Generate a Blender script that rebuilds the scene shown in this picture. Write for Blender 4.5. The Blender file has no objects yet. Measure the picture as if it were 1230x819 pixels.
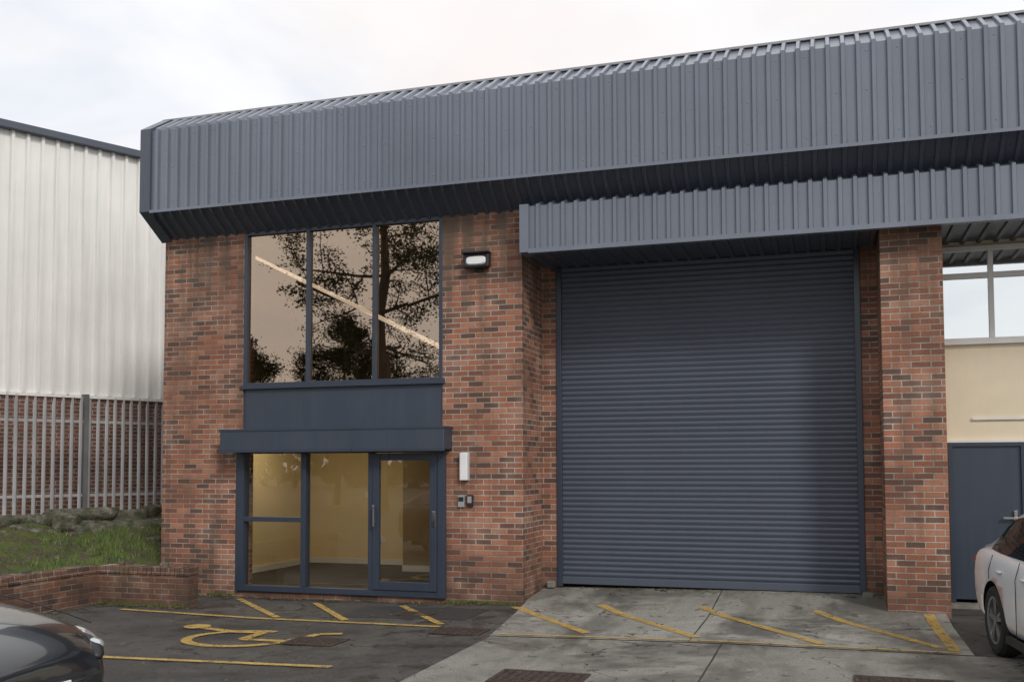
import bpy, bmesh, math, random
from mathutils import Vector, Matrix
random.seed(7)
sc=bpy.context.scene
R=math.radians
# ---------------------------------------------------------------- helpers
def link(o):
    sc.collection.objects.link(o); return o
def empty(name,loc=(0,0,0),rz=0):
    e=bpy.data.objects.new(name,None); e.empty_display_size=.3
    e.location=loc; e.rotation_euler=(0,0,rz); return link(e)
def mesh(name,vs,fs,mat=None,parent=None,smooth=False,mats=None,mi=None):
    me=bpy.data.meshes.new(name); me.from_pydata([tuple(v) for v in vs],[],fs); me.update()
    o=bpy.data.objects.new(name,me); link(o)
    if mats:
        for m in mats: me.materials.append(m)
        if mi:
            for p,i in zip(me.polygons,mi): p.material_index=i
    elif mat: me.materials.append(mat)
    if smooth:
        for p in me.polygons: p.use_smooth=True
    if parent: o.parent=parent
    return o
def boxgeo(boxes):
    vs=[];fs=[]
    for (x0,x1,y0,y1,z0,z1) in boxes:
        b=len(vs)
        vs+=[(x0,y0,z0),(x1,y0,z0),(x1,y1,z0),(x0,y1,z0),(x0,y0,z1),(x1,y0,z1),(x1,y1,z1),(x0,y1,z1)]
        fs+=[tuple(b+i for i in f) for f in ((0,3,2,1),(4,5,6,7),(0,1,5,4),(1,2,6,5),(2,3,7,6),(3,0,4,7))]
    return vs,fs
def boxes(name,bl,mat,parent=None,bevel=0):
    vs,fs=boxgeo(bl); o=mesh(name,vs,fs,mat,parent)
    if bevel:
        m=o.modifiers.new('b','BEVEL'); m.width=bevel; m.segments=2; m.limit_method='ANGLE'
    return o
def box(name,x0,x1,y0,y1,z0,z1,mat,parent=None,bevel=0):
    return boxes(name,[(x0,x1,y0,y1,z0,z1)],mat,parent,bevel)
def tube(vs,fs,p,q,r0,r1,n=6):
    p=Vector(p);q=Vector(q);d=(q-p)
    if d.length<1e-6:return
    d.normalize(); a=d.orthogonal().normalized(); b=d.cross(a); k=len(vs)
    for (c,r) in ((p,r0),(q,r1)):
        for i in range(n):
            t=2*math.pi*i/n; vs.append(c+a*math.cos(t)*r+b*math.sin(t)*r)
    for i in range(n):
        j=(i+1)%n; fs.append((k+i,k+j,k+n+j,k+n+i))
    fs.append(tuple(k+n+i for i in range(n))); fs.append(tuple(k+n-1-i for i in range(n)))
# ---------------------------------------------------------------- node helper
class N:
    def __init__(s,name):
        s.m=bpy.data.materials.new(name); s.m.use_nodes=True; s.t=s.m.node_tree; s.n=s.t.nodes; s.l=s.t.links
        s.n.clear(); s.out=s.n.new('ShaderNodeOutputMaterial')
    def node(s,typ,**k):
        n=s.n.new(typ)
        for a,v in k.items(): setattr(n,a,v)
        return n
    def put(s,sock,v):
        if isinstance(v,bpy.types.NodeSocket): s.l.new(v,sock)
        else: sock.default_value=v
    def math(s,op,a,b=0.0,c=None,clamp=False):
        n=s.n.new('ShaderNodeMath'); n.operation=op; n.use_clamp=clamp
        s.put(n.inputs[0],a); s.put(n.inputs[1],b)
        if c is not None: s.put(n.inputs[2],c)
        return n.outputs[0]
    def mix(s,f,a,b,mode='MIX'):
        n=s.n.new('ShaderNodeMix'); n.data_type='RGBA'; n.blend_type=mode; n.clamp_factor=True
        s.put(n.inputs[0],f); s.put(n.inputs[6],a); s.put(n.inputs[7],b); return n.outputs[2]
    def noise(s,scale,detail=3,rough=.55,vec=None,dist=0):
        n=s.n.new('ShaderNodeTexNoise'); n.inputs['Scale'].default_value=scale; n.inputs['Detail'].default_value=detail
        n.inputs['Roughness'].default_value=rough; n.inputs['Distortion'].default_value=dist
        s.l.new(vec if vec else s.obj(),n.inputs['Vector']); return n.outputs['Fac']
    def obj(s):
        if not hasattr(s,'_o'): s._o=s.n.new('ShaderNodeTexCoord').outputs['Object']
        return s._o
    def scalev(s,x,y,z):
        n=s.n.new('ShaderNodeMapping'); n.inputs['Scale'].default_value=(x,y,z); s.l.new(s.obj(),n.inputs[0]); return n.outputs[0]
    def xyz(s):
        n=s.n.new('ShaderNodeSeparateXYZ'); s.l.new(s.obj(),n.inputs[0]); return n.outputs
    def rng(s,v,a,b,c=0.,d=1.):
        n=s.n.new('ShaderNodeMapRange'); s.put(n.inputs[0],v)
        for i,q in enumerate((a,b,c,d)): n.inputs[i+1].default_value=q
        return n.outputs[0]
    def ramp(s,v,st,interp='LINEAR'):
        n=s.n.new('ShaderNodeValToRGB'); n.color_ramp.interpolation=interp; s.put(n.inputs[0],v)
        e=n.color_ramp.elements
        while len(e)<len(st): e.new(.5)
        for q,(p,c) in zip(e,st): q.position=p; q.color=(*c,1)
        return n.outputs[0]
    def bump(s,h,st=.3,dist=.01):
        n=s.n.new('ShaderNodeBump'); n.inputs['Strength'].default_value=st; n.inputs['Distance'].default_value=dist
        s.put(n.inputs['Height'],h); return n.outputs[0]
    def bsdf(s,col,rough=.6,metal=0,nrm=None,coat=0,spec=.5):
        n=s.n.new('ShaderNodeBsdfPrincipled'); s.put(n.inputs['Base Color'],col if not isinstance(col,tuple) else (*col[:3],1))
        s.put(n.inputs['Roughness'],rough); s.put(n.inputs['Metallic'],metal)
        n.inputs['Coat Weight'].default_value=coat; n.inputs['Coat Roughness'].default_value=.04
        n.inputs['Specular IOR Level'].default_value=spec
        if nrm: s.l.new(nrm,n.inputs['Normal'])
        return n.outputs[0]
    def done(s,sh): s.l.new(sh,s.out.inputs[0]); return s.m
def c4(c): return (*c,1)
def simple(name,col,rough=.5,metal=0,var=.15,sc_=3,coat=0,spec=.5,dirt=0):
    k=N(name); n=k.noise(sc_,3,.6)
    lo=tuple(x*(1-var) for x in col); hi=tuple(min(1,x*(1+var)) for x in col)
    c=k.ramp(n,[(.3,lo),(.7,hi)])
    if dirt:
        g=k.noise(1,3,.65,k.scalev(7,7,.6))
        c=k.mix(k.rng(g,.5,.75,0,dirt),c,c4(tuple(x*.45+.02 for x in col)))
    r=k.rng(n,.3,.7,rough*.85,min(1,rough*1.15))
    return k.done(k.bsdf(c,r,metal,coat=coat,spec=spec))
# ---------------------------------------------------------------- materials
def brick_mat(name,pal,dark=1.0,moss=0.,stain=1.0):
    k=N(name); x,y,z=k.xyz()
    v=k.math('DIVIDE',z,.075); row=k.math('FLOOR',v)
    off=k.math('MULTIPLY',k.math('FLOORED_MODULO',row,2.0),.5)
    u=k.math('ADD',k.math('DIVIDE',k.math('ADD',x,y),.225),off)
    col=k.math('FLOOR',u); fu=k.math('FRACT',u); fv=k.math('FRACT',v)
    du=k.math('MULTIPLY',k.math('MINIMUM',fu,k.math('SUBTRACT',1.,fu)),.225)
    dv=k.math('MULTIPLY',k.math('MINIMUM',fv,k.math('SUBTRACT',1.,fv)),.075)
    rag=k.math('MULTIPLY',k.math('SUBTRACT',k.noise(38,2,.6),.5),.006)
    mask=k.rng(k.math('ADD',k.math('MINIMUM',du,dv),rag),.0048,.0085)
    cb=k.node('ShaderNodeCombineXYZ'); k.put(cb.inputs[0],col); k.put(cb.inputs[1],row)
    wn=k.node('ShaderNodeTexWhiteNoise',noise_dimensions='3D'); k.l.new(cb.outputs[0],wn.inputs[0])
    big=k.noise(.8,4,.6)
    sel=k.math('ADD',wn.outputs[0],k.rng(big,.35,.65,.06,-.16),clamp=True)
    base=k.ramp(sel,pal,'LINEAR')
    fine=k.noise(60,3,.7)
    base=k.mix(1.,base,k.ramp(fine,[(.3,(.70,.70,.70)),(.7,(1.2,1.18,1.15))]),'MULTIPLY')
    md=k.noise(2.2,3)
    mort=k.ramp(md,[(.35,(.26,.225,.19)),(.65,(.47,.425,.37))])
    c=k.mix(mask,mort,base)
    c=k.mix(1.,c,k.ramp(big,[(.33,(.72*dark,.71*dark,.71*dark)),(.6,(1.08*dark,1.07*dark,1.06*dark))]),'MULTIPLY')
    st=k.noise(1,4,.62,k.scalev(4,4,.45))
    c=k.mix(k.rng(st,.48,.70,0,.62*stain),c,c4((.105,.080,.062)))
    c=k.mix(k.rng(md,.54,.72,0,.22),c,c4((.46,.37,.30)))
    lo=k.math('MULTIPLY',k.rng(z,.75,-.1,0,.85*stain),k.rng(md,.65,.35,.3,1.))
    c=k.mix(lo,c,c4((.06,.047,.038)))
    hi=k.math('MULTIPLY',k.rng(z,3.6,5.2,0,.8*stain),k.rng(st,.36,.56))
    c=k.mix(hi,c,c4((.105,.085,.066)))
    if moss:
        c=k.mix(k.math('MULTIPLY',k.rng(k.noise(3.1,4,.7),.5,.7),moss),c,c4((.055,.065,.03)))
    return k.done(k.bsdf(c,.88,0,k.bump(mask,.6,.008),spec=.25))
PAL=[(0,(.125,.075,.060)),(.12,(.19,.094,.070)),(.3,(.26,.112,.074)),(.5,(.325,.134,.082)),(.7,(.37,.155,.095)),(.86,(.40,.195,.128)),(1,(.45,.205,.13))]
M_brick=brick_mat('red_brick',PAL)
M_brick2=brick_mat('old_red_brick',PAL,.76,.45)
M_brickfar=brick_mat('dark_red_brick',[(0,(.13,.07,.055)),(.5,(.18,.085,.065)),(1,(.23,.105,.08))],.9,0,.4)  # darker, narrower brick palette for the warehouse base
def clad_mat(name,col,rough,dirt=.35,var=.08,metal=0,sheet=0.,spec=.5):
    k=N(name); st=k.noise(1,4,.65,k.scalev(11,11,.6)); b=k.noise(.8,3)
    c=k.mix(k.rng(b,.3,.7),c4(tuple(v*(1-var) for v in col)),c4(tuple(v*(1+var) for v in col)))
    if sheet:
        x,y,z=k.xyz(); wn=k.node('ShaderNodeTexWhiteNoise',noise_dimensions='1D')
        k.put(wn.inputs['W'],k.math('FLOOR',k.math('DIVIDE',x,.925)))
        g=k.rng(wn.outputs[0],0,1,1-sheet,1+sheet)
        cb=k.node('ShaderNodeCombineXYZ')
        for i in range(3): k.put(cb.inputs[i],g)
        c=k.mix(1.,c,cb.outputs[0],'MULTIPLY')
    c=k.mix(k.rng(st,.45,.75,0,dirt),c,c4(tuple(v*.6+.035 for v in col)))
    return k.done(k.bsdf(c,k.rng(st,.3,.7,rough*.8,rough*1.2),metal,k.bump(k.noise(5,1),.10,.01),spec=spec))
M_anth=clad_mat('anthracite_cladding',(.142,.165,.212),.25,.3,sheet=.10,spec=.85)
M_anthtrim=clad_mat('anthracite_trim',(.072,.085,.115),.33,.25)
M_shut=clad_mat('shutter_steel',(.074,.088,.118),.40,.3)
M_frame=clad_mat('navy_frame',(.036,.048,.072),.33,.15)
M_panel=clad_mat('navy_panel',(.042,.056,.082),.38,.5)
M_white_clad=clad_mat('pale_cladding',(.84,.83,.80),.33,.35,.06,sheet=.05)
M_galv=clad_mat('galvanised_steel',(.40,.40,.41),.45,.5,.25,.2)
M_cream=simple('cream_render',(.76,.66,.49),.7,var=.04,dirt=.12)
M_black=simple('black_plastic',(.015,.015,.017),.45)
M_dark=simple('dark_void',(.02,.02,.022),.9)
M_whitepl=simple('white_plastic',(.78,.79,.79),.3,var=.03)
M_greypl=simple('grey_plastic',(.3,.31,.32),.4,var=.05)
M_wframe=simple('white_window_frame',(.74,.73,.70),.4,var=.05)
M_roof=simple('roof_sheet',(.32,.32,.33),.6,dirt=.3)
M_chrome=simple('chrome',(.7,.7,.72),.15,1,.02)
def cracks(k,c,scale,w,gate,col):
    vo=k.node('ShaderNodeTexVoronoi',feature='DISTANCE_TO_EDGE'); vo.inputs['Scale'].default_value=scale
    mp=k.node('ShaderNodeVectorMath',operation='ADD'); k.l.new(k.obj(),mp.inputs[0])
    nn=k.node('ShaderNodeTexNoise'); nn.inputs['Scale'].default_value=2.5; nn.inputs['Detail'].default_value=3; k.l.new(k.obj(),nn.inputs['Vector']); k.l.new(nn.outputs['Color'],mp.inputs[1]); k.l.new(mp.outputs[0],vo.inputs['Vector'])
    return k.mix(k.math('MULTIPLY',k.rng(vo.outputs[0],w,w*.3),k.rng(gate,.46,.53)),c,c4(col))
def asphalt():
    k=N('asphalt'); ag=k.noise(80,3,.85); big=k.noise(.55,4,.65); mid=k.noise(2.6,5,.7)
    c=k.ramp(ag,[(.32,(.028,.027,.027)),(.5,(.060,.058,.056)),(.64,(.145,.14,.13)),(.72,(.30,.29,.26))])
    c=k.mix(1.,c,k.ramp(big,[(.34,(.5,.5,.52)),(.66,(1.4,1.34,1.24))]),'MULTIPLY')
    c=k.mix(k.rng(mid,.50,.62,0,.72),c,c4((.022,.021,.021)))
    c=cracks(k,c,.8,.016,big,(.012,.012,.012))
    return k.done(k.bsdf(c,k.rng(mid,.46,.66,.88,.32),0,k.bump(ag,.6,.006),spec=.45))
M_asph=asphalt()
def concrete(name,a,b,green=.4):
    k=N(name); x,y,z=k.xyz(); n=k.noise(1.1,5,.68); f=k.noise(60,3,.8)
    c=k.ramp(n,[(.3,a),(.7,b)])
    c=k.mix(1.,c,k.ramp(f,[(.32,(.6,.6,.6)),(.68,(1.25,1.25,1.25))]),'MULTIPLY')
    wet=k.noise(.6,5,.72,dist=.5)
    c=k.mix(k.rng(wet,.48,.60,0,.68),c,c4((.095,.090,.080)))
    st=k.noise(1,4,.6,k.scalev(1.6,.3,1))
    c=k.mix(k.rng(st,.5,.64,0,.55),c,c4((.085,.08,.07)))
    gr=k.math('MULTIPLY',k.rng(y,11.9,14.0,0,green),k.rng(n,.4,.65))
    c=k.mix(gr,c,c4((.09,.10,.055)))
    sp=k.rng(k.noise(6,2,.5),.65,.70,0,.65); c=k.mix(sp,c,c4((.06,.055,.05)))
    c=cracks(k,c,.55,.011,n,(.03,.028,.025))
    return k.done(k.bsdf(c,k.rng(wet,.45,.65,.88,.38),0,k.bump(f,.4,.005),spec=.38))
M_conc=concrete('apron_concrete',(.25,.243,.215),(.41,.395,.355),.5)
M_conc2=concrete('drive_concrete',(.18,.172,.152),(.33,.315,.28),.1)
M_joint=simple('joint_sealant',(.04,.038,.034),.9)
def paint(name,col,lo,hi):
    k=N(name); n=k.noise(6,5,.85); f=k.noise(60,3,.75)
    c=k.ramp(k.noise(3,3),[(.3,tuple(v*.68 for v in col)),(.7,col)])
    m=k.math('MAXIMUM',k.rng(n,lo,hi),k.rng(f,.53,.62))
    m=k.math('MAXIMUM',m,.10)
    tr=k.node('ShaderNodeBsdfTransparent'); mx=k.node('ShaderNodeMixShader')
    k.put(mx.inputs[0],m); k.l.new(k.bsdf(c,.7),mx.inputs[1]); k.l.new(tr.outputs[0],mx.inputs[2])
    return k.done(mx.outputs[0])
M_yel=paint('yellow_road_paint',(.68,.45,.12),.50,.64)
def glass(name,gt,tt,rough=0):
    k=N(name); g=k.node('ShaderNodeBsdfGlossy'); g.inputs['Color'].default_value=c4(gt); g.inputs['Roughness'].default_value=rough
    t=k.node('ShaderNodeBsdfTransparent'); t.inputs['Color'].default_value=c4(tt)
    k.l.new(k.bump(k.noise(.9,1),.06,.02),g.inputs['Normal'])
    a=k.node('ShaderNodeAddShader'); k.l.new(g.outputs[0],a.inputs[0]); k.l.new(t.outputs[0],a.inputs[1]); return k.done(a.outputs[0])
M_bronze=glass('bronze_tinted_glass',(.37,.285,.215),(.32,.27,.21),.012)
M_clear=glass('clear_glass',(.14,.13,.12),(.76,.74,.69))
M_nextglass=glass('office_glass',(.76,.79,.80),(.2,.2,.2))
M_carglass=glass('car_glass',(.16,.17,.18),(.10,.11,.11))
def emit(name,col,s):
    k=N(name); e=k.node('ShaderNodeEmission'); e.inputs[0].default_value=c4(col); e.inputs[1].default_value=s; return k.done(e.outputs[0])
M_lobby=simple('lobby_cream_wall',(.76,.62,.36),.8,var=.03)
M_tan=simple('lobby_tan_wall',(.33,.24,.13),.8,var=.05)
M_carpet=simple('lobby_carpet',(.05,.045,.04),.95,var=.3,sc_=20)
M_ceil=simple('ceiling_tile',(.6,.58,.52),.9,var=.03)
M_lamp=emit('lit_ceiling_panel',(1,.87,.64),9.0)
M_streak=emit('added_streak_glow',(1,.88,.76),1.35)  # glow for the added streak behind the upper glass, not a real lamp
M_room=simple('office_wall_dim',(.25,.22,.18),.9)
# ---------------------------------------------------------------- ground
def gz(x): return -.1+.1*min(1,max(0,(x+7)/6))
def rp(y): return .12*min(1,max(0,(y-12.3)/1.7))
def sheet(name,xs,ys,zf,mat,parent=None):
    vs=[(x,y,zf(x,y)) for y in ys for x in xs]; n=len(xs)
    fs=[(j*n+i,j*n+i+1,(j+1)*n+i+1,(j+1)*n+i) for j in range(len(ys)-1) for i in range(n-1)]
    return mesh(name,vs,fs,mat,parent)
sheet('ground',[-500,-100,-30,-10,-7,-4,-1,10,40,120,500],[-500,-100,-30,0,8,13,30,120,500],lambda x,y:gz(x),M_asph)
drv=sheet('concrete_driveway',[-3.6,-1,3,14],[-6,2,6,10.5],lambda x,y:gz(x)+.004,M_conc2)
vs=[];xsT=[-4.0,-2.5,-1,1.27];ys=[10.5,11.4,12.3,13.2,14.02,14.3]
for y in ys:
    for i,x in enumerate(xsT):
        xx=x if i else -3.62-(min(y,13.0)-10.5)/2.5*.36
        vs.append((xx,y,gz(xx)+.005+rp(y)))
n=len(xsT); fs=[(j*n+i,j*n+i+1,(j+1)*n+i+1,(j+1)*n+i) for j in range(len(ys)-1) for i in range(n-1)]
b=len(vs); vs+=[(-3.62,10.5,-.2),(-3.98,13,-.2),(-3.98,14.02,-.2),(1.27,10.5,-.2),(1.27,13,-.2),(1.27,14.02,-.2)]
fs+=[(0,2*n,b+1,b),(3,b+3,b+4,2*n+3),(2*n+3,b+4,b+5,4*n+3)]
mesh('concrete_apron',vs,fs,M_conc)
def strip(vs,fs,p,q,w,off,nseg=14,rag=0):
    p=Vector(p);q=Vector(q);d=(q-p).normalized();nr=Vector((-d.y,d.x))*w/2;k=len(vs)
    for i in range(nseg+1):
        c=p.lerp(q,i/nseg)
        for s in(-1,1):
            a=c+nr*s*(1+random.uniform(-rag,rag)); onap=a.x>-3.9 and a.y>10.5 and a.x<1.27
            vs.append((a.x,a.y,gz(a.x)+off+(rp(a.y) if onap else 0)))
    for i in range(nseg): fs.append((k+2*i,k+2*i+2,k+2*i+3,k+2*i+1))
vs=[];fs=[]
strip(vs,fs,(-3.6,10.5),(14,10.5),.03,.009,60,.5)
strip(vs,fs,(-3.6,7.7),(14,7.7),.018,.008,60,.5); strip(vs,fs,(-1.1,-2),(-1.1,10.48),.018,.0075,40,.5); strip(vs,fs,(2.4,-2),(2.4,10.48),.015,.0075,20,.4)
strip(vs,fs,(-1.45,10.55),(-1.45,14.0),.014,.0095,30,.5)
mesh('concrete_joint',vs,fs,M_joint)
M_patch=simple('tarmac_patch',(.035,.034,.034),.75,var=.4,sc_=30)
sheet('tarmac_repair_patch',[-6.1,-4.3],[11.55,12.55],lambda x,y:gz(x)+.004,M_patch)
def marks(name,L,w=.1):
    vs=[];fs=[]
    for i,(p,q) in enumerate(L): strip(vs,fs,p,q,w,.012+.0012*(i%3),40,.10)
    return mesh(name,vs,fs,M_yel)
marks('hatched_road_marking',[((-4.05,12.75),(-2.6,10.85)),((-2.9,12.85),(-1.4,10.8)),((-1.6,12.85),(-.12,10.72)),((-.22,12.85),(1.0,10.85)),((1.07,12.9),(1.12,10.66))],.115)
marks('yellow_line_marking',[((-3.55,10.62),(1.15,10.60))],.06)
marks('parking_bay_marking',[((-9.2,11.38),(-4.4,10.98)),((-8.25,12.75),(-6.75,11.3)),((-6.95,12.65),(-5.75,11.22)),((-5.6,12.6),(-4.45,11.15)),((-9.3,8.45),(-4.5,8.5)),((-7.4,7.2),(-6.0,7.3)),((-6.03,7.32),(-6.3,6.9))],.095)
vs=[];fs=[]
def poly(pts,w,o):
    for a,b_ in zip(pts[:-1],pts[1:]): strip(vs,fs,a,b_,w,o,2)
cx,cy=-6.30,9.78
arc=[(cx+.62*math.cos(t),cy+.50*math.sin(t)) for t in [R(a) for a in range(75,366,14)]]
poly(arc,.12,.012)
poly([(cx-.85,cy+.55),(cx-.3,cy+.38),(cx+.05,cy+.40),(cx+.05,cy-.06),(cx+.62,cy-.08),(cx+.75,cy+.42),(cx+1.0,cy+.50)],.12,.0132)
k0=len(vs)
for i in range(16):
    t=2*math.pi*i/16; x=cx-1.0+.16*math.cos(t); y=cy+.62+.16*math.sin(t); vs.append((x,y,gz(x)+.0156))
fs.append(tuple(range(k0,k0+16)))
mesh('disabled_parking_symbol',vs,fs,M_yel)
M_iron=simple('cast_iron',(.075,.055,.045),.7,.3,.4,20)
def drain(x,y,w,d,rz=0,nx=9,ny=5):
    bl=[(-w/2,w/2,-d/2,-d/2+.04,0,.014),(-w/2,w/2,d/2-.04,d/2,0,.014),(-w/2,-w/2+.04,-d/2+.04,d/2-.04,0,.014),(w/2-.04,w/2,-d/2+.04,d/2-.04,0,.014),(-w/2+.04,w/2-.04,-d/2+.04,d/2-.04,0,.006)]
    iw=(w-.1)/nx; idp=(d-.1)/ny
    for i in range(nx):
        for j in range(ny):
            bl.append((-w/2+.05+i*iw+.01,-w/2+.05+(i+1)*iw-.01,-d/2+.05+j*idp+.01,-d/2+.05+(j+1)*idp-.01,.006,.0135))
    o=boxes('drain_cover',bl,M_iron); o.location=(x,y,gz(x)+.006); o.rotation_euler[2]=rz
drain(-4.05,10.7,.6,.42); drain(-2.45,8.42,.8,.55); drain(.55,8.95,.8,.5,0,11,6); drain(-5.1,11.9,.45,.3); drain(-5.35,9.75,.6,.45)
# ---------------------------------------------------------------- main building
B=empty('brick_industrial_unit',(0,0,0))
T=5.36
boxes('brick_walls',[(-9.79,-8.38,13,13.3,-.4,T),(-8.38,-5.17,13.004,13.3,-.4,0),(-5.17,-4.0,13,14.3,-.4,T),(-4.0,-3.79,14.0,14.3,-.1,T),
   (.62,1.33,13,14.3,-.4,T),(.41,.62,14.0,14.3,-.1,T),(-9.79,-9.49,13.3,30,-.4,T)],M_brick,B)
box('lintel_panel_backing',-3.79,.41,14.12,14.3,4.6,T,M_dark,B)
def corr(name,x0,x1,pitch,d,path,nrm,mat,parent,prof=((0,0),(.52,0),(.60,1),(.84,1),(.92,0))):
    xs=[];n=int(round((x1-x0)/pitch))
    for i in range(n):
        for a,h in prof: xs.append((x0+(i+a)*pitch,h*d))
    xs.append((x1,0)); vs=[];fs=[];m=len(path)
    for x,h in xs:
        for (y,z),(ny,nz) in zip(path,nrm): vs.append((x,y+ny*h,z+nz*h))
    for i in range(len(xs)-1):
        for j in range(m-1): fs.append((i*m+j,(i+1)*m+j,(i+1)*m+j+1,i*m+j+1))
    return mesh(name,vs,fs,mat,parent)
P=[(13.03,5.34),(12.5,5.68),(12.5,6.89),(13.0,7.20)]
NR=[(-.52,-.85),(-1,-.55),(-1,.55),(-.52,.85)]
XR=12.0; XL=-9.86; PI=.175
corr('fascia_cladding',XL+.16,XR,PI,.037,P[1:],NR[1:],M_anth,B)
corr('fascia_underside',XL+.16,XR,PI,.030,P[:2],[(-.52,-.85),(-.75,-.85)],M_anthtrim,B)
vs=[];fs=[]
for x in (XL,XL+.18):
    for (y,z),(ny,nz) in zip(P,NR): vs.append((x,y+ny*.045,z+nz*.045))
fs=[(j,4+j,5+j,j+1) for j in range(3)]; fs.append((3,2,1,0)); fs.append((4,5,6,7))
mesh('fascia_end_trim',vs,fs,M_anthtrim,B)
boxes('fascia_ridge_capping',[(XL,XR,12.975,13.22,7.215,7.245)],M_roof,B)
boxes('fascia_fold_flashing',[(XL+.18,XR,12.45,12.462,5.63,5.672)],M_anth,B)
vs=[];fs=[]
x=XL+.16;i=0
while x<XR-.3:
    for z in (5.80,6.32,6.80):
        if (i*7+int(z*10))%3:
            xx=x+PI*.25; k0=len(vs); r=.010
            for a in range(6): vs.append((xx+r*math.cos(a*1.047),12.496,z+r*math.sin(a*1.047)))
            vs.append((xx,12.488,z)); fs+=[(k0+a,k0+(a+1)%6,k0+6) for a in range(6)]
    x+=PI*2; i+=1
mesh('fascia_screws',vs,fs,M_greypl,B)
box('roof_deck',-9.8,XR,13.22,30,6.9,7.12,M_roof,B)
box('rear_wall',-9.49,XR,29.7,30,-.3,6.9,M_brick,B)
box('right_end_wall',XR-.3,XR,14.3,29.7,-.3,6.9,M_brick,B)
box('upper_wall_core',-9.75,XR-.3,13.05,13.28,5.37,7.17,M_dark,B)
CX=-3.93
corr('canopy_cladding',CX+.12,XR,PI,.037,[(12.72,4.72),(12.72,5.31),(13.0,5.42)],[(-1,0),(-1,.4),(-.4,.9)],M_anth,B)
boxes('canopy_end_trim',[(CX,CX+.125,12.665,12.99,4.68,5.33)],M_anth,B)
boxes('canopy_drip_flashing',[(CX+.125,XR,12.66,12.76,4.665,4.725)],M_anth,B)
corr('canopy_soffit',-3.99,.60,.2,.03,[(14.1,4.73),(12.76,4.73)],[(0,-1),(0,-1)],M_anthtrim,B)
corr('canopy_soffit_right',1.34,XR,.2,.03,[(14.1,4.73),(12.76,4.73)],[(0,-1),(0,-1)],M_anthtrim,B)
vs=[];fs=[];pitch=.0762;z=.24;prof=[]
while z<4.72:
    for a,dd in((0,.0),(.12,-.004),(.3,-.012),(.55,-.016),(.8,-.011),(.93,0.002)):
        prof.append((14.05+dd,z+a*pitch))
    z+=pitch
for x in(-3.76,-1.7,.38):
    for y,zz in prof: vs.append((x,y+(.008 if x==-1.7 else 0),zz))
m=len(prof)
for i in range(2):
    for j in range(m-1): fs.append((i*m+j,(i+1)*m+j,(i+1)*m+j+1,i*m+j+1))
o=mesh('roller_shutter_curtain',vs,fs,M_shut,B)
boxes('shutter_bottom_rail',[(-3.74,.36,14.01,14.08,.135,.24)],M_shut,B,.008)
boxes('shutter_guides',[(-3.79,-3.71,13.985,14.1,.10,4.72),(.33,.41,13.985,14.1,.10,4.72)],M_frame,B,.006)
boxes('shutter_feet',[(-3.92,-3.80,13.88,13.98,.08,.18),(.36,.5,13.86,13.96,.08,.17)],M_conc,B,.02)
WX=[-8.38,-7.305,-6.23,-5.17]
def window(prefix,xs,z0,z1,y,fr,mat,glassm,w=.055,extra=()):
    bl=[(xs[0],xs[-1],y-.03,y+.06,z1-w,z1),(xs[0],xs[-1],y-.03,y+.06,z0,z0+w)]
    for i,x in enumerate(xs):
        a=x if i==0 else (x-w if i==len(xs)-1 else x-w/2)
        bl.append((a,a+w,y-.034,y+.064,z0,z1))
    bl+=list(extra)
    boxes(prefix+'_frame',bl,mat,B,.004)
    for i in range(len(xs)-1):
        g=mesh(prefix+'_pane_%d'%(i+1),[(xs[i]+.02,y+.02+.003*i,z0+.02),(xs[i+1]-.02,y+.02,z0+.02),(xs[i+1]-.02,y+.02,z1-.02),(xs[i]+.02,y+.02+.002*i,z1-.02)],[(0,1,2,3)],glassm,B)
window('upper_window',WX,3.02,5.36,13.03,None,M_frame,M_bronze)
box('spandrel_panel',-8.38,-5.17,13.03,13.12,2.2,3.015,M_panel,B)
boxes('spandrel_trim',[(-8.42,-5.13,12.97,13.06,2.985,3.035)],M_frame,B)
boxes('entrance_shutter_box',[(-8.56,-5.02,12.68,13.0,2.06,2.36)],M_panel,B,.012)
boxes('entrance_shutter_box_lip',[(-8.57,-5.01,12.67,12.999,2.345,2.375),(-8.565,-5.015,12.66,12.70,2.035,2.07)],M_frame,B)
boxes('entrance_frame',[(-8.42,-8.32,12.95,13.1,0,2.25),(-5.23,-5.11,12.95,13.1,0,2.25),(-8.32,-5.23,12.96,13.08,0,.085),(-8.32,-5.23,12.96,13.08,2.02,2.2),
  (-7.37,-7.29,12.955,13.09,.085,2.02),(-6.29,-6.22,12.955,13.09,.085,2.02),(-8.32,-7.37,12.957,13.085,1.02,1.09),(-8.46,-8.42,12.96,13.0,-.03,2.06)],M_frame,B,.005)
boxes('entrance_door_leaf',[(-6.215,-6.11,12.94,13.0,.09,2.01),(-5.34,-5.235,12.94,13.0,.09,2.01),(-6.11,-5.34,12.942,12.998,.09,.21),(-6.11,-5.34,12.942,12.998,1.91,2.01)],M_frame,B,.006)
boxes('door_handle',[(-6.18,-6.15,12.86,12.885,.98,1.28),(-6.175,-6.155,12.885,12.94,1.0,1.03),(-6.175,-6.155,12.885,12.94,1.23,1.26)],M_chrome,B,.005)
boxes('letter_plate',[(-5.30,-5.25,12.93,12.94,.98,1.2)],M_chrome,B,.003)
for i,(a,b_,c,d) in enumerate([(-8.33,-7.36,.07,1.03),(-8.33,-7.36,1.08,2.04),(-7.30,-6.28,.07,2.04),(-6.12,-5.33,.2,1.92)]):
    yy=13.03-.06*(i==3)
    mesh('entrance_pane_%d'%(i+1),[(a,yy,c),(b_,yy,c),(b_,yy,d),(a,yy,d)],[(0,1,2,3)],M_clear,B)
boxes('lobby_walls',[(-9.48,-4.4,17.0,17.1,0,2.6),(-9.49,-9.45,13.31,17,0,2.6)],M_lobby,B)
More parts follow.
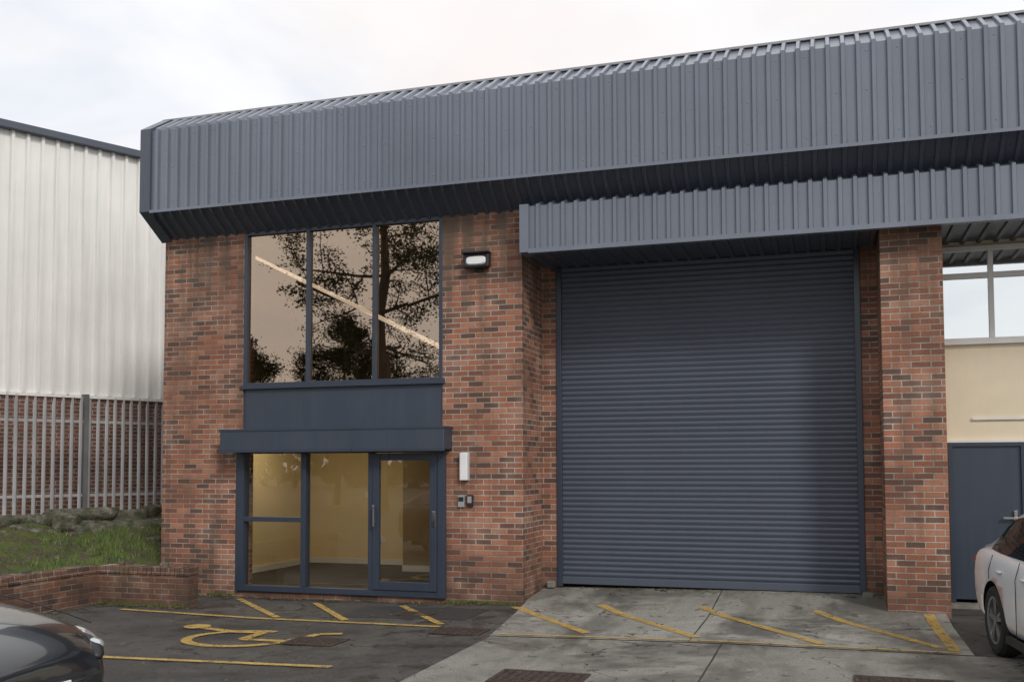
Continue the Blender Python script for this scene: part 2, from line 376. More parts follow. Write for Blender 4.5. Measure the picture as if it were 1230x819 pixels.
boxes('lobby_partition',[(-7.1,-5.2,16.0,16.98,.03,2.58),(-5.19,-5.16,13.31,17,0,2.6)],M_tan,B)
box('lobby_floor',-9.48,-5.19,13.12,17,-.02,.02,M_carpet,B)
box('lobby_ceiling',-9.48,-5.19,13.2,17,2.58,2.62,M_ceil,B)
boxes('lobby_skirting',[(-9.44,-7.11,16.97,16.995,.02,.12),(-9.445,-9.42,13.4,16.96,.02,.12),(-7.1,-5.2,15.97,15.995,.02,.12)],M_wframe,B)
boxes('lobby_socket',[(-8.05,-7.90,16.985,16.998,.42,.51),(-7.6,-7.45,16.985,16.998,.42,.51),(-8.3,-8.18,16.985,16.998,1.25,1.35)],M_whitepl,B)
boxes('lobby_ceiling_lights',[(-8.9,-7.7,14.6,15.2,2.565,2.578)],M_lamp,B)
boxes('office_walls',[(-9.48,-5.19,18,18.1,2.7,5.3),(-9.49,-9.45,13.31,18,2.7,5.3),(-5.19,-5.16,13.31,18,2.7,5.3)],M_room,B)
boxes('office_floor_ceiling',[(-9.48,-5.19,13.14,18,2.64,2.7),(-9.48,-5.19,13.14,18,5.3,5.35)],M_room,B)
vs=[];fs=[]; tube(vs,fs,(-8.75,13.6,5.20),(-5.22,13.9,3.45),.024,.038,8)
mesh('added_glow_streak',vs,fs,M_streak,B)  # invented glowing tube, stands in for a pale reflected streak on the glass
# ---- neighbouring bay on the right
boxes('next_bay_wall',[(1.33,XR-.3,14.12,14.3,2.13,3.40),(2.46,XR-.3,14.12,14.3,-.1,2.13),(1.33,1.45,14.12,14.3,-.1,2.13),(1.33,XR-.3,14.12,14.3,4.66,5.3)],M_cream,B)
boxes('next_bay_joint_strip',[(1.75,XR-.3,14.09,14.12,2.40,2.425),(1.34,XR-.3,14.07,14.12,2.11,2.14)],M_wframe,B)
box('next_bay_door',1.50,2.30,14.09,14.14,.10,2.06,M_panel,B,.004)
boxes('next_bay_door_frame',[(1.45,1.50,14.06,14.15,.06,2.11),(2.30,2.35,14.06,14.15,.06,2.11),(1.50,2.30,14.06,14.15,2.06,2.11)],M_frame,B)
box('next_bay_door_reveal',2.352,2.458,14.11,14.16,-.1,2.128,M_cream,B)
boxes('next_bay_door_handle',[(2.20,2.24,14.055,14.088,1.02,1.24),(2.07,2.24,14.03,14.05,1.13,1.155)],M_chrome,B,.004)
box('next_bay_door_step',1.33,3,13.9,14.12,-.1,.055,M_conc,B)
bl=[(1.34,8,14.06,14.13,3.38,3.46),(1.34,8,14.06,14.13,4.60,4.66),(1.34,8,14.062,14.128,4.24,4.31)]
for x in (1.34,1.98,2.62,3.26,3.9,4.54): bl.append((x,x+.06,14.055,14.135,3.46,4.60))
boxes('next_bay_window_frame',bl,M_wframe,B)
mesh('next_bay_window_glass',[(1.36,14.1,3.44),(8,14.1,3.44),(8,14.1,4.62),(1.36,14.1,4.62)],[(0,1,2,3)],M_nextglass,B)
box('next_bay_blind',1.4,8,14.16,14.17,4.26,4.66,M_cream,B)
box('next_bay_room_back',1.4,8,15.5,15.6,3.3,4.7,M_cream,B)
# ---- fittings on the wall
FL=empty('security_floodlight',(-4.62,13,4.60))
boxes('housing',[(-.19,.19,-.15,-.04,-.04,.16)],M_black,FL,.02)
boxes('bracket',[(-.06,.06,-.04,0,-.08,.14)],M_black,FL,.01)
boxes('hood',[(-.20,.20,-.21,-.04,.155,.175)],M_black,FL,.006)
vs=[];fs=[]
def sq(t,a,b_):
    c=math.cos(t); s_=math.sin(t); e=.55
    return a*math.copysign(abs(c)**e,c),b_*math.copysign(abs(s_)**e,s_)
for (a,b_,yy) in((.145,.062,-.151),(.125,.048,-.172)):
    for i in range(24):
        X,Z=sq(2*math.pi*i/24,a,b_); vs.append((X,yy,.055+Z))
fs=[(i,(i+1)%24,24+(i+1)%24,24+i) for i in range(24)]+[tuple(range(24,48))]
mesh('lens',vs,fs,M_whitepl,FL)
WL=empty('wall_light',(-4.83,13,1.82))
boxes('diffuser',[(-.055,.055,-.09,-.01,-.19,.19)],M_whitepl,WL,.012); boxes('backplate',[(-.07,.07,-.02,0,-.2,.2)],M_greypl,WL,.005)
EP=empty('door_entry_intercom',(-4.83,13,1.34))
boxes('speaker_unit',[(-.10,-.005,-.035,0,-.08,.08)],M_greypl,EP,.006)
boxes('speaker_face',[(-.09,-.015,-.038,-.034,.0,.06)],M_black,EP)
boxes('keypad_unit',[(.03,.12,-.04,0,-.07,.09)],M_black,EP,.006)
boxes('keypad_face',[(.045,.105,-.043,-.039,-.02,.07)],M_greypl,EP)
# ---------------------------------------------------------------- low brick wall
LW=boxes('low_brick_wall',[(-9.95,-8.42,11.78,12.0,-.35,.33),(-10.17,-9.95,7.0,12.0,-.35,.33)],M_brick2)
bl=[]
x=-9.93
while x<-8.46: bl.append((x,x+.066,11.765+random.uniform(-.006,.006),12.015,.335,.44+random.uniform(-.010,.006))); x+=.076
yy=7.0
while yy<11.74: bl.append((-10.185,-9.935+random.uniform(-.006,.006),yy,yy+.066,.335,.44+random.uniform(-.010,.006))); yy+=.076
boxes('coping_bricks',bl,brick_mat('coping_brick',[(0,(.13,.075,.06)),(.5,(.24,.12,.085)),(1,(.36,.18,.12))],.85,.6),LW,.008)
# ---------------------------------------------------------------- metal clad warehouse (rotated)
WH=empty('metal_clad_warehouse',(-13.3,16.8,0),R(63.3))
def corr_l(name,x0,x1,pitch,d,z0,z1,mat,parent,yo=0):
    prof=((0,0),(.58,0),(.65,1),(.84,1),(.91,0)); xs=[];n=int((x1-x0)/pitch)
    for i in range(n):
        for a,h in prof: xs.append((x0+(i+a)*pitch,-h*d))
    vs=[];fs=[]
    for x,h in xs: vs+=[(x,yo+h,z0),(x,yo+h,z1)]
    for i in range(len(xs)-1): fs.append((2*i,2*i+2,2*i+3,2*i+1))
    return mesh(name,vs,fs,mat,parent)
corr_l('wall_cladding',-14,5.5,.27,.06,3.2,8.1,M_white_clad,WH)
boxes('wall_body',[(-14,5.45,.02,12,-.2,8.05)],M_roof,WH)
box('brick_base',-14,5.5,-.02,.02,.2,3.2,M_brickfar,WH)
boxes('eaves_gutter',[(-14,5.6,-.16,.1,8.08,8.22)],M_anthtrim,WH,.01)
boxes('drip_flashing',[(-14,5.5,-.06,.0,3.16,3.22)],M_white_clad,WH)
PF=empty('palisade_fence',(-12.23,16.26,.95),R(63.3))
vs=[];fs=[]
x=-9.5
while x<4.55:
    if abs(((x+1.51+1.375)%2.75)-1.375)>.05:
        h=2.16+random.uniform(-.02,.02); w=.034; t=random.uniform(-.012,.012); k0=len(vs)
        for (px,py) in((-w,0),(-w*.45,-.018),(w*.45,-.018),(w,0)):
            vs+= [(x+px,py-.03,.03),(x+px+t,py-.03,h-.15)]
        vs+= [(x+t-w*.35,-.05,h),(x+t+w*.35,-.05,h),(x+t,-.045,h-.05)]
        for i in range(3): fs.append((k0+2*i,k0+2*i+2,k0+2*i+3,k0+2*i+1))
        fs+=[(k0+1,k0+3,k0+8),(k0+3,k0+10,k0+8),(k0+3,k0+5,k0+10),(k0+5,k0+9,k0+10),(k0+5,k0+7,k0+9)]
    x+=.158
mesh('pales',vs,fs,M_galv,PF)
boxes('rails',[(-9.5,4.6,-.03,.02,.35,.40),(-9.5,4.6,-.03,.02,1.68,1.73)],M_galv,PF)
M_post=simple('fence_post_steel',(.16,.165,.17),.5,.2)
boxes('posts',[(-1.51+2.75*i-.04,-1.51+2.75*i+.04,-.085,.06,-.2,2.2) for i in range(-2,3)],M_post,PF)
# ---------------------------------------------------------------- bank + grass
def fx(y): return -12.23+(y-16.26)*.503
def hsh(x,y): return .07*math.sin(x*3.1+y*1.7)+.045*math.sin(x*7.3-y*5.1)+.03*math.sin(y*11+x*2)+.02*math.sin(x*17+y*13)
def bank_z(f,x,y): return .24+.46*min(1,f/.75)+ (0 if f<.80 else min(1,(f-.80)/.15)*.22)+hsh(x,y)*(1-abs(2*f-1)*.4)
ny=110;nf=50;vs=[];fs=[]
for j in range(ny+1):
    y=6+16*j/ny; xr=-10.1 if y<13 else -9.75; xl=fx(y)+.02
    if xl>xr-.1: xl=xr-.1
    for i in range(nf+1):
        f=i/nf; x=xr+(xl-xr)*f; vs.append((x,y,bank_z(f,x,y)))
for j in range(ny):
    for i in range(nf): a=j*(nf+1)+i; fs.append((a,a+nf+1,a+nf+2,a+1))
k=N('mossy_soil'); c=k.ramp(k.noise(4,5,.75),[(.3,(.05,.07,.022)),(.46,(.085,.11,.032)),(.55,(.07,.055,.038)),(.68,(.13,.115,.09))])
M_soil=k.done(k.bsdf(c,.95,0,k.bump(k.noise(18,4),.9,.04),spec=.2))
mesh('grass_bank',vs,fs,M_soil,smooth=True)
sheet('verge',[-40,-17],[0,40],lambda x,y:.2,M_soil)
vs=[]
for y in (5,22): vs+=[(fx(y)+.05,y,.93),(fx(y)-1.6,y,.97)]
mesh('yard_strip',vs,[(0,1,3,2)],M_conc2)
st=empty('rubble_stone_edging')
bm=bmesh.new()
def rock(cx_,cy_,cz,sx,sy,sz,rot):
    r=bmesh.ops.create_icosphere(bm,subdivisions=2,radius=.5)['verts']
    ph=[random.uniform(0,6) for _ in range(3)]
    for v in r:
        c_=v.co.copy(); q=1+.16*math.sin(c_.x*7+ph[0])+.14*math.sin(c_.y*8+ph[1])+.14*math.sin(c_.z*7+ph[2])
        c_=Vector([math.copysign(abs(a*2)**.6/2,a) for a in c_])*q
        s=Vector((c_.x*sx,c_.y*sy,c_.z*sz)); s.rotate(Matrix.Rotation(rot,3,'Z')); v.co=s+Vector((cx_,cy_,cz))
y=7.0
while y<19.8:
    L=random.uniform(.4,1.0)
    for lvl in range(4):
        rock(fx(y)+.66-lvl*.18+random.uniform(-.1,.1),y+random.uniform(-.2,.2),.58+lvl*.115+random.uniform(-.05,.05),.46,L*1.1,.28,R(-26.7)+random.uniform(-.25,.25))
    y+=L*.75
for i in range(60):
    y=random.uniform(8,19); f=random.random()**.5*.85; xr=-10.22 if y<13 else -9.85; x=xr+(fx(y)-xr)*f; s=random.uniform(.08,.30)
    rock(x,y,bank_z(f,x,y)-s*.02,s*random.uniform(.8,1.4),s,s*.5,random.uniform(0,3))
for x,y,s in ((-8.9,11.9,.09),(-9.6,11.88,.07),(-10.05,10.6,.08)): rock(x,y,.46,s*1.4,s,s*.8,.4)
me=bpy.data.meshes.new('stones'); bm.to_mesh(me); bm.free()
for p in me.polygons: p.use_smooth=True
k=N('mossy_stone'); c=k.ramp(k.noise(5,5,.8),[(.3,(.035,.045,.02)),(.45,(.075,.08,.05)),(.56,(.14,.13,.105)),(.70,(.28,.26,.22))])
M_stone=k.done(k.bsdf(c,.9,0,k.bump(k.noise(14,4,.7),.9,.04),spec=.2)); me.materials.append(M_stone)
o=bpy.data.objects.new('stones',me); link(o); o.parent=st
vs=[];fs=[];mi=[]
for i in range(42000):
    y=random.uniform(8,19); f=random.random()**1.2*.74
    xr=-10.22 if y<13 else -9.8; xl=fx(y)+.02
    x=xr+(xl-xr)*f
    dn=math.sin(x*2.3+y*1.1)+math.sin(y*2.9-x)*.8+math.sin(x*5.1+y*4.3)*.6
    if dn+random.uniform(-.8,.8)<-.1: continue
    z=bank_z(f,x,y)-.01; h=random.uniform(.03,.10)*(1+max(0,dn)*.4); a=random.uniform(0,6.28); w=.007; l=random.uniform(0,.08); b_=random.uniform(0,6.28)
    k0=len(vs); vs+=[(x-w*math.cos(a),y-w*math.sin(a),z),(x+w*math.cos(a),y+w*math.sin(a),z),(x+l*math.cos(b_),y+l*math.sin(b_),z+h)]
    fs.append((k0,k0+1,k0+2)); mi.append(random.choice((0,0,1,1,1,2,3)))
Mg=[simple('grass_%d'%i,c,.7,var=.3) for i,c in enumerate([(.065,.12,.022),(.10,.17,.035),(.15,.17,.055),(.25,.21,.10)])]
mesh('grass',vs,fs,mats=Mg,mi=mi)
vs=[];fs=[]
for i in range(1700):
    r=random.random()
    if r<.35: x=random.uniform(-9.9,-4.2); y=13-abs(random.gauss(0,.12))-.01
    elif r<.5: x=-9.93+abs(random.gauss(0,.15)); y=random.uniform(8,11.7)
    elif r<.62: x=random.uniform(-9.9,-8.5); y=11.76-abs(random.gauss(0,.12))
    elif r<.75: x=random.uniform(-3.9,.6); y=13.98-abs(random.gauss(0,.12))
    else: x=random.uniform(-9.5,2.2); y=random.uniform(7,12.9)
    z=gz(x)+.016+(rp(y) if -3.9<x<1.27 else 0); s=random.uniform(.010,.026); a=random.uniform(0,6.28); k0=len(vs)
    for q in range(4):
        t=a+q*1.571; rr=s*(1 if q%2 else .55); vs.append((x+rr*math.cos(t),y+rr*math.sin(t),z+random.uniform(0,.012)))
    fs.append((k0,k0+1,k0+2,k0+3))
mesh('fallen_leaves',vs,fs,simple('dead_leaf',(.15,.095,.04),.8,var=.5,sc_=8))
vs=[];fs=[]
for i in range(110):
    x=random.choice((random.uniform(-9.8,-8.5),random.uniform(-5.1,-4.0),random.uniform(-9.9,-8.5))); y=12.97 if x>-8.45 or random.random()<.5 else 11.74
    for q in range(9):
        a=random.uniform(0,6.28); l=random.uniform(.01,.05); h=random.uniform(.02,.09); px=x+random.gauss(0,.02); k0=len(vs)
        vs+=[(px-.005,y,gz(x)),(px+.005,y,gz(x)),(px+l*math.cos(a),y-abs(l*math.sin(a)),gz(x)+h)]; fs.append((k0,k0+1,k0+2))
mesh('weeds',vs,fs,Mg[1])
# ---------------------------------------------------------------- trees
M_bark=simple('bark',(.06,.045,.035),.9,var=.3,sc_=8)
M_leaf=[simple('leaf_%d'%i,c,.7,var=.3) for i,c in enumerate([(.030,.042,.016),(.045,.062,.022),(.07,.08,.03)])]
def tree(name,loc,H,spread,seed,leaves=60,trunk_r=.28,first=.25,ls=1.0):
    rnd=random.Random(seed); root=empty(name,loc); vs=[];fs=[];tips=[]
    def grow(p,d,L,r,lvl):
        n=4; q=p
        for i in range(n):
            d2=(d+Vector((rnd.uniform(-.18,.18),rnd.uniform(-.18,.18),rnd.uniform(-.05,.12)))).normalized()
            e=q+d2*L/n; r1=r*(1-.16); tube(vs,fs,q,e,r,r1,6 if lvl<2 else 4); q=e; d=d2; r=r1
            if lvl<4:
                for _ in range(2 if lvl<3 else 1):
                    ang=rnd.uniform(0,6.28); side=d.orthogonal().normalized(); side.rotate(Matrix.Rotation(ang,3,d))
                    nd=(d*.45+side*spread+Vector((0,0,.12))).normalized()
                    if rnd.random()<.8: grow(q,nd,L*rnd.uniform(.42,.62),r*.5,lvl+1)
            if lvl>=3: tips.append(q.copy())
    base=Vector((0,0,-.2)); top=Vector((rnd.uniform(-.2,.2),rnd.uniform(-.2,.2),H*first)); tube(vs,fs,base,top,trunk_r*1.2,trunk_r,8)
    q=top;r=trunk_r
    for i in range(8):
        e=q+Vector((rnd.uniform(-.25,.25),rnd.uniform(-.25,.25),H*(1-first)/8)); tube(vs,fs,q,e,r,r*.85,8); q=e;r*=.85
        for _ in range(2):
            a=rnd.uniform(0,6.28); nd=Vector((math.cos(a),math.sin(a),rnd.uniform(.0,.5))).normalized()
            grow(q,nd,H*.26*(1-.07*i)*rnd.uniform(.7,1.1),r*.45,2)
    mesh('trunk_and_limbs',vs,fs,M_bark,root)
    vs2=[];fs2=[];mi=[]
    for t in tips:
        if rnd.random()<.12: continue
        for _ in range(leaves):
            c=t+Vector((rnd.gauss(0,.27),rnd.gauss(0,.27),rnd.gauss(0,.12))); s=rnd.uniform(.04,.09)*ls
            a=Vector((rnd.gauss(0,1),rnd.gauss(0,1),rnd.gauss(0,1))).normalized(); b=a.orthogonal().normalized()
            k0=len(vs2); vs2+=[c-a*s,c+b*s*.6,c+a*s,c-b*s*.6]; fs2.append((k0,k0+1,k0+2,k0+3)); mi.append(rnd.randint(0,2))
    mesh('foliage',vs2,fs2,None,root,mats=M_leaf,mi=mi)
tree('pine_tree',(-18.9,-14.0,-.1),17,.9,3,21,.42,.22,1.0)
tree('pine_tree',(-15.8,-18.5,-.1),15,.9,12,12,.24,.25,1.0)
tree('pine_tree',(-26.8,-15.5,-.1),7.5,.9,5,20,.16,.2)
tree('pine_tree',(-23.6,-19,-.1),8.4,.9,9,20,.16,.2)
rnd=random.Random(4); vs=[];fs=[];mi=[]
for i in range(9000):
    x=rnd.uniform(-90,70); hh=4+1.6*math.sin(x*.21)+1.2*math.sin(x*.53+1)
    c=Vector((x,-60+rnd.uniform(-4,4),hh*rnd.random()**.6)); s=rnd.uniform(.3,.8)
    a=Vector((rnd.gauss(0,1),rnd.gauss(0,1),rnd.gauss(0,1))).normalized(); b=a.orthogonal().normalized(); k0=len(vs)
    vs+=[c-a*s,c+b*s*.7,c+a*s,c-b*s*.7]; fs.append((k0,k0+1,k0+2,k0+3)); mi.append(rnd.randint(0,2))
mesh('distant_trees',vs,fs,mats=M_leaf,mi=mi)
# ---------------------------------------------------------------- cars
M_tyre=simple('tyre_rubber',(.018,.018,.018),.85)
M_alloy=simple('alloy_wheel',(.32,.32,.34),.3,.8,.05)
k=N('headlight_lens'); M_head=k.done(k.bsdf((.55,.58,.62),.08,.5,coat=1))
M_red=simple('tail_light',(.35,.01,.01),.2,coat=1)
def car(name,loc,rz,paint,hs=1.0):
    root=empty(name,loc,rz)
    S=[(0.0,.50,.36,.54,.60),(.05,.68,.27,.62,.70),(.22,.82,.2,.71,.80),(.5,.885,.19,.79,.89),(.9,.90,.19,.85,.96),(1.35,.905,.19,.90,1.01),(1.6,.91,.19,.92,1.01),(2.2,.915,.19,.94,.98),(3.0,.915,.19,.96,.99),(3.7,.915,.2,.99,1.02),(4.1,.905,.22,1.0,1.05),(4.38,.87,.26,.98,1.03),(4.5,.78,.34,.88,.93)]
    vs=[];fs=[]
    for (x,w,zb,zs,zt) in S:
        h=[(0,zb),(.75*w,zb),(.95*w,zb+.06),(.985*w,zb+.2),(1.0*w,(zb+zs)/2+.05),(.985*w,zs-.09),(.93*w,zs-.01),(.72*w,zs+(zt-zs)*.55),(.35*w,zs+(zt-zs)*.93),(0,zt)]
        ring=h+[(-a,b) for a,b in h[-2:0:-1]]
        vs+=[(x,a,b*hs) for a,b in ring]
    n=18
    for i in range(len(S)-1):
        for j in range(n): fs.append((i*n+j,(i+1)*n+j,(i+1)*n+(j+1)%n,i*n+(j+1)%n))
    fs.append(tuple(range(n))); fs.append(tuple((len(S)-1)*n+n-1-i for i in range(n)))
    body=mesh('body',vs,fs,paint,root,True)
    bmm=bmesh.new(); bmm.from_mesh(body.data); bmesh.ops.recalc_face_normals(bmm,faces=bmm.faces); bmm.to_mesh(body.data); bmm.free()
    s=body.modifiers.new('s','SUBSURF'); s.levels=2; s.render_levels=2
    bm=bmesh.new()
    for wx in(.86,3.55):
        for sy in(-1,1):
            bmesh.ops.create_cone(bm,cap_ends=True,segments=40,radius1=.375,radius2=.375,depth=.5,matrix=Matrix.Translation((wx,sy*.86,.335))@Matrix.Rotation(R(90),4,'X'))
    cm=bpy.data.meshes.new('c'); bm.to_mesh(cm); bm.free(); cm.materials.append(M_black)
    co=bpy.data.objects.new('c',cm); link(co); co.parent=root
    bo=body.modifiers.new('b','BOOLEAN'); bo.operation='DIFFERENCE'; bo.object=co; bo.solver='EXACT'
    bpy.context.view_layer.update()
    dg=bpy.context.evaluated_depsgraph_get(); nm=bpy.data.meshes.new_from_object(body.evaluated_get(dg))
    body.modifiers.clear(); body.data=nm
    if len(nm.materials)<2: nm.materials.append(M_black)
    for p in nm.polygons:
        c=p.center
        for wx in(.86,3.55):
            rr=math.hypot(c.x-wx,c.z-.335)
            if abs(p.normal.y)<.3 and abs(rr-.375)<.012 and abs(c.y)>.6: p.material_index=1
            if rr<.375 and abs(c.y)<.7 and c.z>.1: p.material_index=1
    bpy.data.objects.remove(co)
    G=[(1.38,.80,.95,.70,.985),(1.6,.815,.96,.69,1.10),(1.85,.825,.965,.67,1.225),(2.1,.83,.97,.65,1.335),(2.3,.83,.97,.635,1.395),(2.55,.83,.97,.63,1.435),(2.74,.83,.975,.63,1.448),(2.82,.83,.98,.63,1.45),(3.2,.83,.985,.625,1.435),(3.55,.825,.99,.61,1.385),(3.66,.82,.995,.605,1.36),(3.95,.80,1.005,.59,1.26),(4.2,.77,1.01,.575,1.13),(4.38,.74,1.01,.56,1.04)]
    vs=[];fs=[];mi=[]
    for (x,wb,zb,wr,zr) in G:
        e=max(0.0,zr-zb)
        h=[(wb,zb-.05),(wb-.005,zb-.02),(wb+(wr-wb)*.82,zb+e*.80),(wr+.005,zb+e*.90),(wr-.08,zb+e*.965),(wr*.45,zr-.004),(0,zr)]
        ring=h+[(-a,b) for a,b in h[-2::-1]]
        vs+=[(x,a,b*hs) for a,b in ring]
    n=13
    for i in range(len(G)-1):
        x0,x1=G[i][0],G[i+1][0]
        for j in range(n-1):
            fs.append((i*n+j,(i+1)*n+j,(i+1)*n+j+1,i*n+j+1))
            jj=j if j<6 else 11-j
            if jj==0: m_=0
            elif jj==1: m_=2 if (x0>=2.74 and x1<=2.82) else (0 if x0>=3.95 else 1)
            elif jj in(2,3): m_=0
            else: m_=0 if (x0>=2.3 and x1<=3.9) else 1
            mi.append(m_)
    mesh('greenhouse',vs,fs,None,root,True,mats=[paint,M_carglass,M_black],mi=mi)
    for wx in(.86,3.55):
        for sy in(-1,1):
            vs=[];fs=[];mi=[];pr=[(.20,-.10),(.28,-.11),(.315,-.10),(.335,-.06),(.335,.06),(.315,.10),(.28,.11),(.225,.10)]
            ns=36
            for i in range(ns):
                t=2*math.pi*i/ns
                for r,o_ in pr: vs.append((wx+r*math.cos(t),sy*(.795)+sy*o_,.335+r*math.sin(t)))
            m=len(pr)
            for i in range(ns):
                for j in range(m-1): fs.append((i*m+j,((i+1)%ns)*m+j,((i+1)%ns)*m+j+1,i*m+j+1)); mi.append(0)
            def ringz(r,o_):
                k0=len(vs)
                for i in range(ns):
                    t=2*math.pi*i/ns; vs.append((wx+r*math.cos(t),sy*(.795+o_),.335+r*math.sin(t)))
                return k0
            a=ringz(.226,.101); b=ringz(.205,.095); c=ringz(.20,.02)
            for (p,q,mm) in((a,b,1),(b,c,1)):
                for i in range(ns): fs.append((p+i,p+(i+1)%ns,q+(i+1)%ns,q+i)); mi.append(mm)
            fs.append(tuple(c+i for i in range(ns))); mi.append(2)
            for sp in range(5):
                t=2*math.pi*sp/5+.3
                for off in(-.16,.16):
                    k0=len(vs)
                    for (r,w2) in((.03,.022),(.208,.016)):
                        for s_,yy in((-1,.055),(1,.055),(1,.09),(-1,.09)):
                            tt=t+off*(r/.208)
                            vs.append((wx+r*math.cos(tt)-s_*w2*math.sin(tt),sy*(.795+yy),.335+r*math.sin(tt)+s_*w2*math.cos(tt)))
                    for f in((0,1,5,4),(1,2,6,5),(2,3,7,6),(3,0,4,7)): fs.append(tuple(k0+q for q in f)); mi.append(1)
            k0=len(vs)
            for i in range(12):
                tt=2*math.pi*i/12; vs.append((wx+.05*math.cos(tt),sy*(.795+.092),.335+.05*math.sin(tt)))
            fs.append(tuple(k0+i for i in range(12))); mi.append(1)
            mesh('wheel',vs,fs,None,root,mats=[M_tyre,M_alloy,M_black],mi=mi)
    def ell(nm_,c,r,mat_,rot=(0,0,0)):
        bm=bmesh.new(); bmesh.ops.create_uvsphere(bm,u_segments=20,v_segments=12,radius=1)
        me=bpy.data.meshes.new(nm_); bm.to_mesh(me); bm.free(); me.materials.append(mat_)
        for p in me.polygons: p.use_smooth=True
        o=bpy.data.objects.new(nm_,me); link(o); o.parent=root; o.location=c; o.scale=r; o.rotation_euler=rot; return o
    for sy in(-1,1):
        ell('headlight',(.28,sy*.71,.67*hs),(.25,.09,.065),M_head,(0,R(-14),R(sy*28)))
        ell('headlight_surround',(.27,sy*.70,.66*hs),(.27,.093,.072),M_black,(0,R(-14),R(sy*28)))
        ell('headlight_projector',(.17,sy*.675,.655*hs),(.07,.07,.05),M_head)
        ell('tail_light',(4.37,sy*.72,.84*hs),(.10,.14,.055),M_red)
        ell('door_mirror',(1.78,sy*1.0,1.0*hs),(.07,.11,.075),paint)
        boxes('mirror_arm',[(1.75,1.81,sy*.84-.06,sy*.84+.06,.95*hs,.98*hs)],M_black,root,.01)
        for hx in(2.58,3.30): ell('door_handle',(hx,sy*.915,.82*hs),(.09,.018,.014),paint)
        vs=[];fs=[]
        for sx in (1.42,2.78,3.62):
            z0=.27 if sx<3.5 else .72
            pts=[(sx,sy*.915,z0),(sx-.005,sy*.918,.80),(sx+.01,sy*.87,.95)]
            for p_,q_ in zip(pts[:-1],pts[1:]): tube(vs,fs,p_,q_,.004,.004,4)
        pts=[(.30,sy*.80,.775*hs),(.5,sy*.80,.825*hs),(.9,sy*.80,.905*hs),(1.35,sy*.80,.955*hs)]
        for p_,q_ in zip(pts[:-1],pts[1:]): tube(vs,fs,p_,q_,.005,.005,4)
        mesh('door_shut_lines',vs,fs,M_black,root)
        boxes('sill_trim',[(1.28,3.14,sy*.89-.02,sy*.89+.02,.185,.26)],M_black,root,.01)
    boxes('grille',[(-.005,.05,-.42,.42,.30,.44)],M_black,root,.01)
    boxes('rear_bumper_trim',[(4.36,4.49,-.62,.62,.24,.36)],M_black,root,.02)
    boxes('number_plate',[(-.02,-.006,-.26,.26,.44,.55)],M_whitepl,root,.003)
    boxes('rear_number_plate',[(4.49,4.505,-.26,.26,.60,.71)],simple('yellow_plate',(.7,.55,.05),.4),root,.003)
    boxes('underbody',[(.4,4.2,-.6,.6,.17,.3)],M_black,root)
    return root
def carpaint(name,col,rough=.25):
    k=N(name); f=k.noise(4,2); c=k.ramp(f,[(.3,tuple(v*.95 for v in col)),(.7,col)])
    return k.done(k.bsdf(c,rough,0,coat=1))
car('parked_car',(2.78,7.2,0),R(97),carpaint('white_car_paint',(.84,.85,.87)),1.0)
car('parked_car',(-4.62,4.98,gz(-5)),R(180),carpaint('black_car_paint',(.016,.018,.022),.2),1.05)
# ---------------------------------------------------------------- world / light
w=bpy.data.worlds.new('World'); sc.world=w; w.use_nodes=True; nt=w.node_tree; nt.nodes.clear()
def W(t,**k):
    n=nt.nodes.new(t)
    for a,v in k.items(): setattr(n,a,v)
    return n
EL=R(34); AZ=R(138)
sky=W('ShaderNodeTexSky',sky_type='NISHITA'); sky.sun_disc=False; sky.sun_elevation=EL; sky.sun_rotation=AZ
tc=W('ShaderNodeTexCoord'); mp=W('ShaderNodeMapping'); mp.inputs['Scale'].default_value=(1,1,2.6); nt.links.new(tc.outputs['Generated'],mp.inputs[0])
def wn(s,d,r,seed):
    n=W('ShaderNodeTexNoise'); n.inputs['Scale'].default_value=s; n.inputs['Detail'].default_value=d; n.inputs['Roughness'].default_value=r; n.inputs['Distortion'].default_value=.4
    m2=W('ShaderNodeVectorMath',operation='ADD'); m2.inputs[1].default_value=(seed,seed*.7,0); nt.links.new(mp.outputs[0],m2.inputs[0]); nt.links.new(m2.outputs[0],n.inputs['Vector']); return n.outputs['Fac']
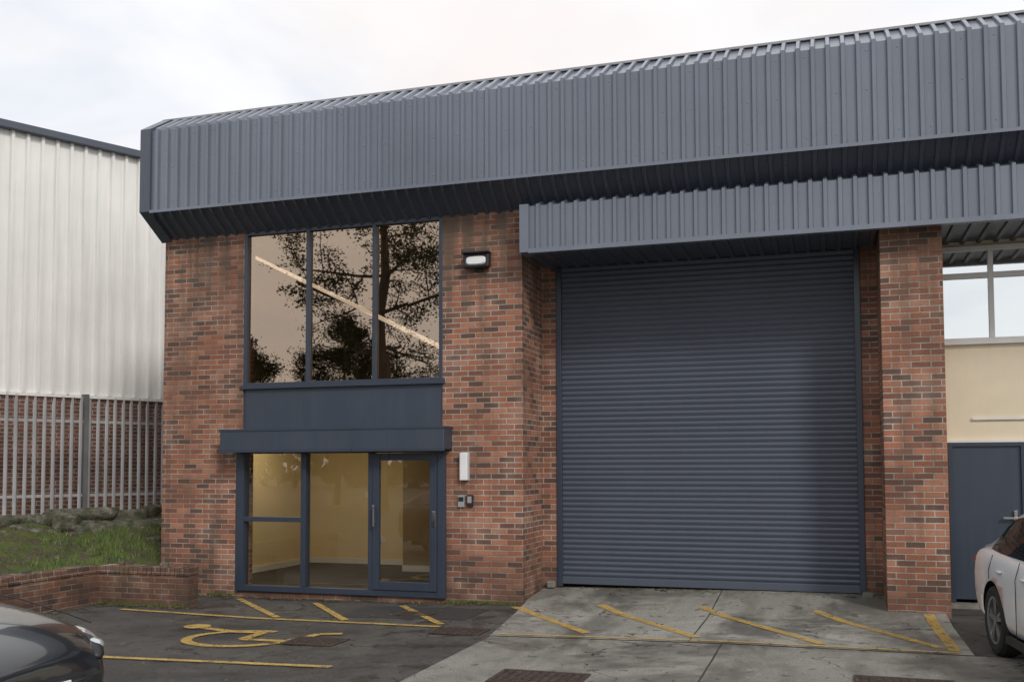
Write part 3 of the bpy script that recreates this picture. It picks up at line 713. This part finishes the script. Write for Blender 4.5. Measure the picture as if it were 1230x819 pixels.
def wr(v,st):
    n=W('ShaderNodeValToRGB'); e=n.color_ramp.elements
    while len(e)<len(st): e.new(.5)
    for q,(p,c) in zip(e,st): q.position=p; q.color=(*c,1)
    nt.links.new(v,n.inputs[0]); return n.outputs[0]
def wm(f,a,b,mode='MIX'):
    n=W('ShaderNodeMix'); n.data_type='RGBA'; n.blend_type=mode
    for s_,v in((n.inputs[0],f),(n.inputs[6],a),(n.inputs[7],b)):
        if isinstance(v,(float,tuple)): s_.default_value=v
        else: nt.links.new(v,s_)
    return n.outputs[2]
c1=wr(wn(2.2,5,.55,0),[(.34,(.78,.81,.86)),(.5,(.945,.948,.96)),(.64,(1,1,1))])
c2=wr(wn(1.6,4,.5,3.1),[(.50,(0,0,0)),(.70,(1,1,1))])
cl=wm(c2,c1,(.96,.87,.82,1.))
clm=wm(1.,cl,(9.8,9.8,9.85,1.),'MULTIPLY')
fin=wm(.93,sky.outputs[0],clm)
bg=W('ShaderNodeBackground'); bg.inputs[1].default_value=.113; nt.links.new(fin,bg.inputs[0])
ow=W('ShaderNodeOutputWorld'); nt.links.new(bg.outputs[0],ow.inputs[0])
sl=bpy.data.lights.new('sun','SUN'); sl.energy=1.5; sl.angle=R(10); sl.color=(1,.965,.91)
so=bpy.data.objects.new('sun',sl); link(so)
d=Vector((math.sin(AZ)*math.cos(EL),math.cos(AZ)*math.cos(EL),math.sin(EL)))
so.rotation_euler=d.to_track_quat('Z','Y').to_euler(); so.location=(10,-10,20)
# ---------------------------------------------------------------- camera
cd=bpy.data.cameras.new('camera'); cam=bpy.data.objects.new('camera',cd); link(cam); sc.camera=cam
cd.sensor_width=36; cd.lens=35.1; cd.clip_end=2000; cd.clip_start=.05
p=R(3.0); cam.location=(0,0,1.82); cam.rotation_mode='XYZ'
rot=Matrix.Rotation(R(17.7),3,'Z')@Matrix.Rotation(R(90)+p,3,'X')@Matrix.Rotation(R(-.18),3,'Z')
cam.rotation_euler=rot.to_euler('XYZ')
cd.shift_y=(150.5-1200*math.tan(p))/1230
sc.view_settings.view_transform='Standard'; sc.view_settings.look='None'; sc.view_settings.exposure=0
